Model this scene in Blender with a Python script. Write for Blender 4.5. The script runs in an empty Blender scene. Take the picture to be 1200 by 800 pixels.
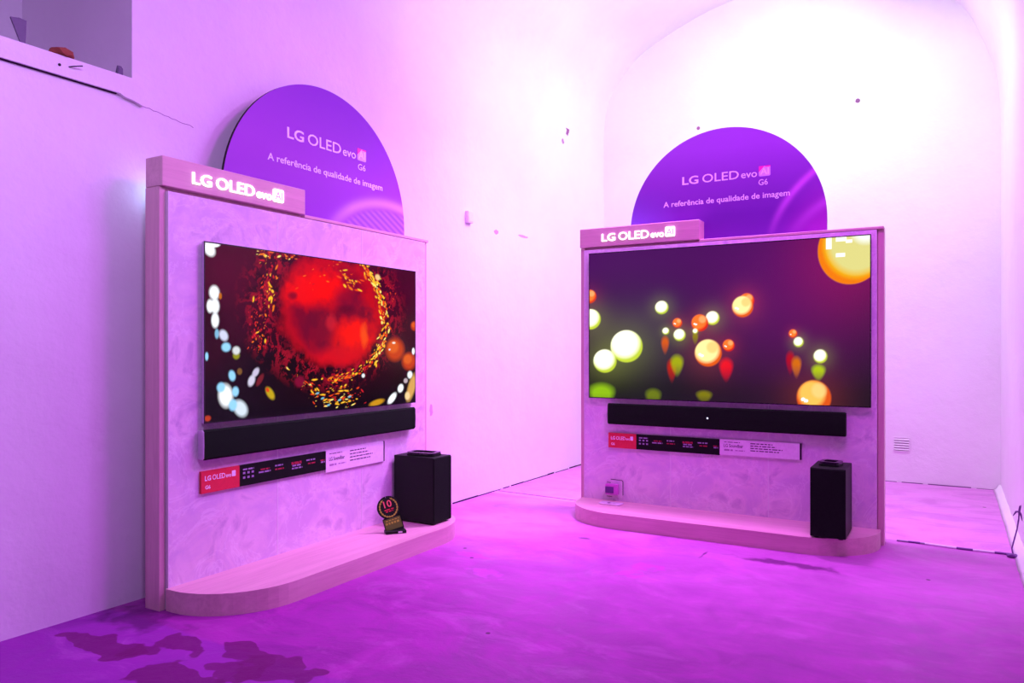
import bpy, bmesh, math, random
import numpy as np
from mathutils import Vector, Matrix

random.seed(7)
PI = math.pi
SC = bpy.context.scene
COL = SC.collection

# ------------------------------------------------------------------ camera
F_PX, HOR, CAM_H = 880.0, 408.0, 1.2
YAW = math.radians(31.06)
cam = bpy.data.cameras.new('camera')
cam.sensor_width = 36.0
cam.lens = F_PX / 1200 * 36
cam.shift_y = (HOR - 400) / 1200
cam.clip_start = 0.02
camo = bpy.data.objects.new('camera', cam)
COL.objects.link(camo)
camo.location = (0, 0, CAM_H)
camo.rotation_euler = (PI / 2, 0, YAW)
SC.camera = camo

# ------------------------------------------------------------------ world, exposure
SC.view_settings.view_transform = 'Standard'
SC.view_settings.look = 'None'
SC.view_settings.gamma = 1
SC.view_settings.use_curve_mapping = False
SC.view_settings.exposure = 0.0
W = bpy.data.worlds.new('world')
SC.world = W
W.use_nodes = True
W.node_tree.nodes['Background'].inputs[0].default_value = (0.6, 0.25, 1, 1)
W.node_tree.nodes['Background'].inputs[1].default_value = 0.02

# ------------------------------------------------------------------ lights
def area(name, loc, target, size, power, color, spread=180, sy=None):
    l = bpy.data.lights.new(name, 'AREA')
    l.shape = 'RECTANGLE'
    l.size = size
    l.size_y = sy or size
    l.energy = power
    l.color = color
    l.spread = math.radians(spread)
    o = bpy.data.objects.new(name, l)
    COL.objects.link(o)
    o.location = loc
    o.rotation_euler = (Vector(target) - Vector(loc)).to_track_quat('-Z', 'Y').to_euler()
    return o

area('magenta_flood_light', (-0.5, 3.4, 3.9), (-2.0, 4.2, 0.0), 0.7, 62.0, (0.72, 0.075, 1.0), 150)
area('white_wash_light', (-1.3, 6.3, 4.3), (-1.0, 7.56, 4.2), 0.5, 6.0, (1.0, 0.9, 1.0), 180)
area('back_wash_light', (-0.9, 6.0, 4.2), (-1.4, 7.3, 0.6), 0.6, 48.0, (0.80, 0.80, 1.0), 160)
area('pale_side_light', (-1.6, 4.4, 4.0), (-3.4, 5.2, 1.6), 0.5, 11.0, (0.80, 0.70, 1.0), 180)
area('violet_spot_light', (-0.2, 4.4, 3.9), (-3.2, 2.6, 0.8), 0.4, 20.0, (0.58, 0.16, 1.0), 120)
area('magenta_floor_fill', (-1.6, 5.3, 4.0), (-2.5, 4.8, 0.0), 0.4, 66.0, (0.76, 0.2, 1.0), 90)  # unseen lamp added to brighten the floor between the stands
area('violet_flood_light', (-1.2, 0.9, 3.1), (-3.4, 1.3, 1.7), 0.5, 26.0, (0.62, 0.36, 1.0), 130)
area('header_back_light', (-3.31, 2.25, 1.95), (-3.38, 2.0, 1.95), 0.05, 0.2, (0.40, 0.60, 1.0), 180)
area('vault_fill', (-0.6, 5.1, 3.8), (-3.0, 6.5, 4.3), 0.8, 25.0, (0.88, 0.84, 1.0), 120)  # unseen lamp added to brighten the vault

# ------------------------------------------------------------------ helpers
def link(name, me, mat=None, parent=None, loc=None):
    o = bpy.data.objects.new(name, me)
    COL.objects.link(o)
    if mat is not None:
        for m in (mat if isinstance(mat, (list, tuple)) else [mat]):
            me.materials.append(m)
    if parent: o.parent = parent
    if loc: o.location = loc
    return o

def empty(name, label, cat, loc=(0, 0, 0), rotz=0, group=None):
    o = bpy.data.objects.new(name, None)
    o.empty_display_size = 0.1
    COL.objects.link(o)
    o.location = loc
    o.rotation_euler = (0, 0, rotz)
    tag(o, label, cat, group)
    return o

def tag(o, label, cat, group=None):
    o['label'] = label
    o['category'] = cat
    if group: o['group'] = group
    return o

def bm_mesh(bm, name='mesh', smooth=False):
    bmesh.ops.recalc_face_normals(bm, faces=bm.faces)
    me = bpy.data.meshes.new(name)
    bm.to_mesh(me)
    bm.free()
    if smooth:
        for p in me.polygons: p.use_smooth = True
    return me

def box_bm(bm, x0, x1, y0, y1, z0, z1, bevel=0, seg=2):
    vs = [bm.verts.new(c) for c in ((x0, y0, z0), (x1, y0, z0), (x1, y1, z0), (x0, y1, z0),
                                    (x0, y0, z1), (x1, y0, z1), (x1, y1, z1), (x0, y1, z1))]
    fs = [bm.faces.new([vs[i] for i in q]) for q in
          ((0, 3, 2, 1), (4, 5, 6, 7), (0, 1, 5, 4), (1, 2, 6, 5), (2, 3, 7, 6), (3, 0, 4, 7))]
    if bevel:
        es = {e for f in fs for e in f.edges}
        bmesh.ops.bevel(bm, geom=list(es), offset=bevel, segments=seg, affect='EDGES', profile=0.5)

def box(name, x0, x1, y0, y1, z0, z1, mat, parent=None, bevel=0, seg=2):
    bm = bmesh.new()
    box_bm(bm, x0, x1, y0, y1, z0, z1, bevel, seg)
    return link(name, bm_mesh(bm, name), mat, parent)

def prism_bm(bm, pts, y0, y1, plane='xz'):
    """closed outline pts extruded between y0 and y1 (plane xz) or z0 and z1 (plane xy)"""
    def P(p, t): return (p[0], t, p[1]) if plane == 'xz' else (p[0], p[1], t)
    a = [bm.verts.new(P(p, y0)) for p in pts]
    b = [bm.verts.new(P(p, y1)) for p in pts]
    bm.faces.new(a)
    bm.faces.new(b[::-1])
    n = len(pts)
    for i in range(n):
        bm.faces.new((a[i], b[i], b[(i + 1) % n], a[(i + 1) % n]))

def prism(name, pts, y0, y1, mat, parent=None, plane='xz', bevel=0):
    bm = bmesh.new()
    prism_bm(bm, pts, y0, y1, plane)
    if bevel:
        es = [e for e in bm.edges if len(e.link_faces) == 2 and e.calc_face_angle(0) > 0.6]
        bmesh.ops.bevel(bm, geom=es, offset=bevel, segments=2, affect='EDGES', profile=0.5)
    return link(name, bm_mesh(bm, name), mat, parent)

def text_bm(bm, body, x0, x1, z0, y, thick, height=None, offset=0.0, spacing=1.0):
    """lettering facing -Y, from x0 to x1, baseline z0; 'height' = height of the caps"""
    c = bpy.data.curves.new('t', 'FONT')
    c.body = body
    c.size = 1
    c.offset = offset
    c.extrude = 0.05
    c.space_character = spacing
    c.resolution_u = 3
    o = bpy.data.objects.new('t', c)
    COL.objects.link(o)
    bpy.context.view_layer.update()
    dg = bpy.context.evaluated_depsgraph_get()
    me = bpy.data.meshes.new_from_object(o.evaluated_get(dg))
    xs = [v.co.x for v in me.vertices]
    mx0, mx1 = min(xs), max(xs)
    sx = (x1 - x0) / (mx1 - mx0)
    sz = (height / 0.73) if height else sx
    for v in me.vertices:
        p = v.co.copy()
        v.co = (x0 + (p.x - mx0) * sx, y - (p.z + 0.05) / 0.1 * thick, z0 + p.y * sz)
    bm.from_mesh(me)
    bpy.data.objects.remove(o)
    bpy.data.curves.remove(c)
    bpy.data.meshes.remove(me)

def rounded(x0, x1, z0, z1, r, n=6):
    pts = []
    for cx, cz, a in ((x1 - r, z1 - r, 0), (x0 + r, z1 - r, 90), (x0 + r, z0 + r, 180), (x1 - r, z0 + r, 270)):
        for i in range(n + 1):
            t = math.radians(a + 90 * i / n)
            pts.append((cx + r * math.cos(t), cz + r * math.sin(t)))
    return pts

def tube_bm(bm, pts, r, seg=8):
    pts = [Vector(p) for p in pts]
    rings = []
    for i, p in enumerate(pts):
        d = (pts[min(i + 1, len(pts) - 1)] - pts[max(i - 1, 0)]).normalized()
        up = Vector((0, 0, 1)) if abs(d.z) < 0.95 else Vector((1, 0, 0))
        a = d.cross(up).normalized()
        b = d.cross(a).normalized()
        rr = r[i] if isinstance(r, (list, tuple)) else r
        rings.append([bm.verts.new(p + a * math.cos(2 * PI * k / seg) * rr + b * math.sin(2 * PI * k / seg) * rr) for k in range(seg)])
    for i in range(len(rings) - 1):
        for k in range(seg):
            bm.faces.new((rings[i][k], rings[i][(k + 1) % seg], rings[i + 1][(k + 1) % seg], rings[i + 1][k]))
    bm.faces.new(rings[0][::-1])
    bm.faces.new(rings[-1])

# ------------------------------------------------------------------ materials
class NT:
    def __init__(s, name):
        s.m = bpy.data.materials.new(name)
        s.m.use_nodes = True
        s.t = s.m.node_tree
        s.b = s.t.nodes['Principled BSDF']
    def n(s, kind, **kw):
        nd = s.t.nodes.new(kind)
        for k, v in kw.items():
            if k.startswith('i_'):
                nd.inputs[k[2:].replace('_', ' ')].default_value = v
            else: setattr(nd, k, v)
        return nd
    def l(s, a, b): s.t.links.new(a, b)
    def coord(s):
        g = s.n('ShaderNodeNewGeometry')
        return g.outputs['Position']
    def objc(s): return s.n('ShaderNodeTexCoord').outputs['Object']
    def noise(s, v, scale, detail=4, rough=0.55, dist=0.0, vec_scale=None):
        if vec_scale:
            mp = s.n('ShaderNodeMapping')
            mp.inputs['Scale'].default_value = vec_scale
            s.l(v, mp.inputs['Vector'])
            v = mp.outputs['Vector']
        nd = s.n('ShaderNodeTexNoise')
        nd.inputs['Scale'].default_value = scale
        nd.inputs['Detail'].default_value = detail
        nd.inputs['Roughness'].default_value = rough
        nd.inputs['Distortion'].default_value = dist
        s.l(v, nd.inputs['Vector'])
        return nd.outputs['Fac']
    def ramp(s, f, stops):
        r = s.n('ShaderNodeValToRGB')
        e = r.color_ramp.elements
        while len(e) < len(stops): e.new(0.5)
        for i, (p, c) in enumerate(stops):
            e[i].position = p
            e[i].color = (c, c, c, 1) if isinstance(c, (int, float)) else (*c, 1)
        s.l(f, r.inputs['Fac'])
        return r.outputs['Color']
    def mix(s, fac, a, b, blend='MIX'):
        m = s.n('ShaderNodeMix', data_type='RGBA', blend_type=blend)
        for sock, v in ((m.inputs[0], fac), (m.inputs[6], a), (m.inputs[7], b)):
            if isinstance(v, bpy.types.NodeSocket): s.l(v, sock)
            elif isinstance(v, (int, float)): sock.default_value = v
            else: sock.default_value = (*v, 1)
        return m.outputs[2]
    def math(s, op, a, b=0.0, clamp=False):
        m = s.n('ShaderNodeMath', operation=op, use_clamp=clamp)
        for sock, v in ((m.inputs[0], a), (m.inputs[1], b)):
            if isinstance(v, bpy.types.NodeSocket): s.l(v, sock)
            else: sock.default_value = v
        return m.outputs[0]
    def blob(s, pos, c, r, wob, wscale=9.0, edge=0.12):
        """1 inside an irregular patch at world point c with radii r"""
        mp = s.n('ShaderNodeVectorMath', operation='SUBTRACT')
        s.l(pos, mp.inputs[0]); mp.inputs[1].default_value = c
        dv = s.n('ShaderNodeVectorMath', operation='DIVIDE')
        s.l(mp.outputs[0], dv.inputs[0]); dv.inputs[1].default_value = r
        ln = s.n('ShaderNodeVectorMath', operation='LENGTH')
        s.l(dv.outputs[0], ln.inputs[0])
        w = s.noise(pos, wscale, 2.5, 0.5)
        d = s.math('ADD', ln.outputs['Value'], s.math('MULTIPLY', s.math('SUBTRACT', w, 0.5), wob))
        return s.math('MULTIPLY', s.math('SUBTRACT', 1.0, d), 1.0 / edge, clamp=True)
    def bump(s, h, strength, dist=0.01):
        b = s.n('ShaderNodeBump')
        b.inputs['Strength'].default_value = strength
        b.inputs['Distance'].default_value = dist
        s.l(h, b.inputs['Height'])
        s.l(b.outputs['Normal'], s.b.inputs['Normal'])
    def base(s, c, rough=0.5, spec=0.5, metal=0.0):
        if isinstance(c, bpy.types.NodeSocket): s.l(c, s.b.inputs['Base Color'])
        else: s.b.inputs['Base Color'].default_value = (*c, 1)
        s.b.inputs['Roughness'].default_value = rough
        s.b.inputs['Specular IOR Level'].default_value = spec
        s.b.inputs['Metallic'].default_value = metal
        return s

def plain(name, c, rough=0.5, spec=0.5, metal=0.0, grain=0.0):
    t = NT(name)
    o = t.objc()
    f = t.noise(o, 60, 3)
    c2 = tuple(min(1, x * 1.12 + 0.003) for x in c)
    t.base(t.mix(f, tuple(x * 0.9 for x in c), c2), rough, spec, metal)
    if grain: t.bump(t.noise(o, 420, 2), grain, 0.002)
    return t.m

def emit(name, c, strength):
    t = NT(name)
    t.base((c[0] * .8, c[1] * .8, c[2] * .8), 0.4)
    t.b.inputs['Emission Color'].default_value = (*c, 1)
    t.b.inputs['Emission Strength'].default_value = strength
    return t.m

# painted plaster walls
def wall_mat(name, marks=()):
    t = NT(name)
    p = t.coord()
    n1 = t.noise(p, 1.1, 6, 0.6)
    n2 = t.noise(p, 9, 6, 0.65)
    c = t.mix(t.ramp(n1, [(0.3, 0.0), (0.7, 1.0)]), (0.80, 0.78, 0.80), (0.87, 0.86, 0.87))
    c = t.mix(t.ramp(n2, [(0.62, 0.0), (0.8, 0.35)]), c, (0.74, 0.70, 0.74))
    for (cc, r, wob, col) in marks:
        c = t.mix(t.blob(p, cc, r, wob, 22), c, col)
    t.base(c, 0.75, 0.25)
    h = t.math('ADD', t.math('MULTIPLY', t.noise(p, 3.0, 5, 0.6), 1.0), t.math('MULTIPLY', n2, 0.25))
    t.bump(h, 0.35, 0.03)
    return t.m

M_wall_left = wall_mat('white_plaster_left', [
    ((-3.38, 6.68, 3.39), (0.06, 0.035, 0.075), 1.6, (0.30, 0.10, 0.26)),
    ((-3.38, 6.58, 3.24), (0.06, 0.03, 0.03), 1.6, (0.45, 0.22, 0.42)),
    ((-3.38, 5.35, 2.18), (0.06, 0.035, 0.02), 1.5, (0.45, 0.3, 0.45)),
    ((-3.38, 5.8, 2.2), (0.06, 0.09, 0.012), 1.5, (0.5, 0.35, 0.5)),
    ((-3.38, 4.45, 0.75), (0.06, 0.02, 0.05), 1.5, (0.6, 0.42, 0.58)),
])
M_wall_back = wall_mat('white_plaster_back', [
    ((-0.84, 7.56, 3.477), (0.022, 0.06, 0.022), 0.5, (0.2, 0.08, 0.18)),
    ((-2.33, 7.56, 3.45), (0.018, 0.06, 0.018), 0.5, (0.3, 0.1, 0.25)),
])
M_wall = wall_mat('white_plaster')

# old painted concrete floor
def floor_mat():
    t = NT('worn_concrete_floor')
    p = t.coord()
    big = t.noise(p, 0.8, 6, 0.6, 0.6)
    mid = t.noise(p, 3.2, 7, 0.68, 1.0)
    streak = t.noise(p, 2.4, 6, 0.65, 0.6, (1, 2.6, 1))
    fine = t.noise(p, 26, 5, 0.7)
    c = t.mix(t.ramp(big, [(0.32, 0.0), (0.68, 1.0)]), (0.244, 0.023, 0.252), (0.330, 0.035, 0.322))
    c = t.mix(t.ramp(mid, [(0.40, 0.0), (0.62, 0.75)]), c, (0.422, 0.042, 0.392))
    c = t.mix(t.ramp(streak, [(0.5, 0.0), (0.68, 0.55)]), c, (0.218, 0.017, 0.238))
    c = t.mix(t.ramp(fine, [(0.55, 0.0), (0.85, 0.3)]), c, (0.409, 0.050, 0.406))
    # nearer slab (another pour) with a bluer tone, its edge at y = 2.0
    sep = t.n('ShaderNodeSeparateXYZ'); t.l(p, sep.inputs[0])
    yy = t.math('ADD', sep.outputs['Y'], t.math('MULTIPLY', t.math('SUBTRACT', mid, 0.5), 0.10))
    xx = t.math('ADD', sep.outputs['X'], t.math('MULTIPLY', t.math('SUBTRACT', mid, 0.5), 0.6))
    near = t.math('MULTIPLY', t.math('MULTIPLY', t.math('SUBTRACT', 2.02, yy), 40, clamp=True),
                  t.math('MULTIPLY', t.math('SUBTRACT', -1.5, xx), 1.6, clamp=True))
    c = t.mix(t.math('MULTIPLY', near, 0.7), c, (0.264, 0.028, 0.364))
    # far slab beyond the joint, paler
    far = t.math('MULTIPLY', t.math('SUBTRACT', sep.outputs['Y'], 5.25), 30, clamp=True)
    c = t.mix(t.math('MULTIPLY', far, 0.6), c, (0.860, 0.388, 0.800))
    rear_light = t.math('MULTIPLY', t.math('SUBTRACT', yy, 2.7), 0.6, clamp=True)  # stronger light towards the back, painted as a paler floor
    c = t.mix(t.math('MULTIPLY', rear_light, 0.30), c, (0.860, 0.389, 0.800))
    c = t.mix(t.math('MULTIPLY', t.blob(p, (-2.75, 4.75, 0), (1.0, 1.1, 1), 1.5, 2.0, 0.8), 0.6), c, (0.860, 0.389, 0.800))  # pool of light between the stands, painted as a pale blob
    mott = t.noise(p, 2.0, 7, 0.7, 1.2, (1, 1.7, 1))
    c = t.mix(t.ramp(mott, [(0.47, 0.0), (0.64, 0.32)]), c, (0.30, 0.035, 0.33))
    c = t.mix(t.ramp(mott, [(0.34, 0.14), (0.46, 0.0)]), c, (0.80, 0.28, 0.78))
    # dark brownish stains at the lower left
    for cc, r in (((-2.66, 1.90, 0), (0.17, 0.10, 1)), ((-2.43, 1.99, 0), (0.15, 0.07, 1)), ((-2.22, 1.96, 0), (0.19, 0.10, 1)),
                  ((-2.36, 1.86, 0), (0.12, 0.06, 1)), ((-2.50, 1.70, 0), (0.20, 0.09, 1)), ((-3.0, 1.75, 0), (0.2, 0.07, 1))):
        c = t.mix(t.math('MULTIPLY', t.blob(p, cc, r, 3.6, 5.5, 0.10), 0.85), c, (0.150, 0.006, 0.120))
    # soft dark patches
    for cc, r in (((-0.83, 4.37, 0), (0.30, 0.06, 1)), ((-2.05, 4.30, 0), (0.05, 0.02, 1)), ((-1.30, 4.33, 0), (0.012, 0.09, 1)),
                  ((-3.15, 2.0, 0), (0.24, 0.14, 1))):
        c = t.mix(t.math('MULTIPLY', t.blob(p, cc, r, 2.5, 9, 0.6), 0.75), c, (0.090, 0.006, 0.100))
    # peeled pale patches
    for cc, r in (((-2.50, 3.62, 0), (0.13, 0.05, 1)), ((-2.20, 3.37, 0), (0.12, 0.06, 1)), ((-1.52, 3.84, 0), (0.09, 0.13, 1))):
        c = t.mix(t.math('MULTIPLY', t.blob(p, cc, r, 4.5, 9, 0.35), 0.7), c, (0.528, 0.070, 0.518))
    # a few specks
    for cc in ((-1.72, 2.66, 0), (0.13, 6.7, 0), (-0.16, 4.45, 0), (-2.57, 3.72, 0), (-2.42, 3.57, 0)):
        c = t.mix(t.blob(p, cc, (0.013, 0.013, 1), 0.6, 40, 0.3), c, (0.080, 0.006, 0.080))
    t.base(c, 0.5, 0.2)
    rr = t.ramp(mid, [(0.3, 0.42), (0.7, 0.68)])
    t.l(rr, t.b.inputs['Roughness'])
    h = t.math('ADD', t.math('MULTIPLY', mid, 0.8), t.math('MULTIPLY', fine, 0.35))
    t.bump(h, 0.25, 0.02)
    return t.m
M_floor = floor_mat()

def stone_mat():
    t = NT('marbled_grey_stone_slab')
    p = t.objc()
    a = t.noise(p, 2.2, 8, 0.68, 0.6)
    b = t.noise(p, 5.5, 7, 0.62, 0.7)
    v = t.noise(p, 4.5, 7, 0.65, 1.0)
    c = t.mix(t.ramp(a, [(0.3, 0.0), (0.7, 1.0)]), (0.72, 0.58, 0.68), (0.88, 0.78, 0.84))
    c = t.mix(t.ramp(b, [(0.44, 0.0), (0.6, 0.6)]), c, (0.62, 0.50, 0.70))
    c = t.mix(t.ramp(v, [(0.50, 0.0), (0.53, 0.45), (0.55, 0.0)]), c, (0.93, 0.90, 0.93))
    c = t.mix(t.ramp(b, [(0.32, 0.7), (0.44, 0.0)]), c, (0.50, 0.38, 0.56))
    t.base(c, 0.5, 0.4)
    t.bump(b, 0.22, 0.012)
    return t.m
M_stone = stone_mat()

def wood_mat(name, ca, cb, axis):
    t = NT(name)
    p = t.objc()
    sc = {'x': (0.8, 14, 14), 'z': (14, 14, 0.8)}[axis]
    a = t.noise(p, 1.6, 6, 0.6, 0.8, sc)
    b = t.noise(p, 9, 4, 0.6, 0.2, sc)
    c = t.mix(t.ramp(a, [(0.35, 0.0), (0.65, 1.0)]), ca, cb)
    c = t.mix(t.ramp(b, [(0.5, 0.0), (0.7, 0.3)]), c, tuple(x * 0.8 for x in ca))
    t.base(c, 0.45, 0.4)
    t.bump(b, 0.06, 0.004)
    return t.m
M_wood = wood_mat('pale_oak_laminate', (0.64, 0.42, 0.42), (0.74, 0.51, 0.50), 'x')
M_wood_v = wood_mat('pale_oak_laminate_upright', (0.64, 0.42, 0.42), (0.74, 0.51, 0.50), 'z')

M_black = plain('black_plastic', (0.005, 0.018, 0.005), 0.5, 0.22)
M_cloth = plain('black_speaker_cloth', (0.009, 0.020, 0.009), 0.9, 0.06, 0, 0.4)
M_gloss_black = plain('glossy_black_plastic', (0.012, 0.012, 0.014), 0.18, 0.5)
M_silver = plain('silver_trim', (0.55, 0.50, 0.58), 0.35, 0.5, 0.3)
M_metal = plain('dark_grey_metal', (0.20, 0.18, 0.22), 0.35, 0.5, 0.8)
M_white = plain('white_plastic', (0.78, 0.76, 0.78), 0.4, 0.5)
M_slot = plain('dark_slot', (0.02, 0.015, 0.02), 0.7, 0.2)
M_pink_plastic = plain('magenta_tinted_plastic', (0.62, 0.12, 0.55), 0.3, 0.5)
M_red_print = plain('crimson_print', (0.70, 0.035, 0.06), 0.5, 0.3)
M_black_print = plain('black_print', (0.006, 0.013, 0.006), 0.6, 0.12)
M_white_print = plain('white_card', (0.84, 0.82, 0.84), 0.55, 0.3)
M_ink = plain('dark_ink', (0.08, 0.03, 0.09), 0.6, 0.2)
M_ink_grey = plain('grey_ink', (0.42, 0.28, 0.42), 0.6, 0.2)
M_white_ink = plain('white_ink', (0.88, 0.86, 0.88), 0.5, 0.3)
M_red_ink = plain('red_ink', (0.40, 0.02, 0.05), 0.5, 0.3)
M_gold = plain('gold_print', (0.50, 0.58, 0.05), 0.35, 0.5, 0.3)
M_pink_ink = plain('hot_pink_ink', (0.95, 0.03, 0.42), 0.5, 0.3)
M_lilac_ink = plain('lilac_ink', (0.72, 0.52, 0.90), 0.5, 0.3)
M_letter = emit('backlit_white_letters', (1.0, 0.97, 1.0), 1.6)
M_led = emit('soundbar_status_light', (0.7, 0.8, 1.0), 1.5)
M_cable = plain('grey_cable', (0.30, 0.22, 0.36), 0.5)
M_cable_white = plain('white_cable_tape', (0.80, 0.76, 0.82), 0.5)
M_cable_dark = plain('dark_cable', (0.16, 0.05, 0.24), 0.5)
M_brown = plain('rust_brown_shard', (0.28, 0.08, 0.05), 0.8, 0.1)
M_grey_card = plain('grey_card', (0.16, 0.14, 0.20), 0.7, 0.2)
M_clear = plain('frosted_acrylic', (0.80, 0.70, 0.80), 0.15, 0.5)
M_seam = plain('floor_joint_metal', (0.16, 0.06, 0.20), 0.5)
M_dark_strip = plain('dark_strip', (0.05, 0.02, 0.06), 0.9, 0.1)

def attr_mat(name, emission, rough, spec):
    t = NT(name)
    a = t.n('ShaderNodeVertexColor', layer_name='print')
    if emission:
        t.base((0.002, 0.002, 0.002), rough, spec)
        t.l(a.outputs['Color'], t.b.inputs['Emission Color'])
        t.b.inputs['Emission Strength'].default_value = emission
    else:
        t.base(a.outputs['Color'], rough, spec)
    return t.m
M_screen = attr_mat('lit_display_panel', 1.0, 0.2, 0.16)
M_print = attr_mat('purple_poster_print', 0, 0.5, 0.3)

# ------------------------------------------------------------------ picture helpers (content of the screens and posters)
def srgb(c):
    c = np.asarray(c, float) / 255
    return np.where(c <= 0.04045, c / 12.92, ((c + 0.055) / 1.055) ** 2.4)

def fbm(u, v, scale, seed, octv=5, gain=0.55):
    rng = np.random.RandomState(seed)
    out = np.zeros_like(u); amp = 1; tot = 0
    for _ in range(octv):
        g = rng.rand(129, 129)
        x = (u * scale) % 128; y = (v * scale) % 128
        xi = x.astype(int); yi = y.astype(int); xf = x - xi; yf = y - yi
        xf = xf * xf * (3 - 2 * xf); yf = yf * yf * (3 - 2 * yf)
        a = g[yi, xi] * (1 - xf) + g[yi, xi + 1] * xf
        b = g[yi + 1, xi] * (1 - xf) + g[yi + 1, xi + 1] * xf
        out += amp * (a * (1 - yf) + b * yf); tot += amp
        amp *= gain; scale *= 2.03
    return out / tot

def homography(src, dst):
    A = []
    for (x, y), (u, v) in zip(src, dst):
        A.append([x, y, 1, 0, 0, 0, -u * x, -u * y]); A.append([0, 0, 0, x, y, 1, -v * x, -v * y])
    h = np.linalg.solve(np.array(A, float), np.array(dst, float).reshape(-1))
    return np.append(h, 1).reshape(3, 3)

def hmap(Hm, x, y):
    p = Hm @ np.array([x, y, 1.0])
    return p[0] / p[2], p[1] / p[2]

def grid_mesh(name, x0, x1, z0, z1, y, nx, nz, img, keep=None):
    xs = np.linspace(x0, x1, nx + 1); zs = np.linspace(z0, z1, nz + 1)
    X, Z = np.meshgrid(xs, zs)
    co = np.stack([X.ravel(), np.full(X.size, y), Z.ravel()], 1)
    i, j = np.meshgrid(np.arange(nx), np.arange(nz))
    a = (j * (nx + 1) + i).ravel()
    F = np.stack([a, a + 1, a + nx + 2, a + nx + 1], 1)
    me = bpy.data.meshes.new(name)
    me.vertices.add(len(co)); me.vertices.foreach_set('co', co.ravel())
    me.loops.add(F.size); me.loops.foreach_set('vertex_index', F.ravel())
    me.polygons.add(len(F))
    me.polygons.foreach_set('loop_start', np.arange(len(F)) * 4)
    me.update(calc_edges=True)
    at = me.color_attributes.new('print', 'FLOAT_COLOR', 'POINT')
    rgba = np.ones((len(co), 4)); rgba[:, :3] = img.reshape(-1, 3)
    at.data.foreach_set('color', rgba.ravel())
    return me

def lay(img, mask, col):
    m = np.clip(mask, 0, 1)[..., None]
    return img * (1 - m) + np.asarray(col) * m

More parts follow.
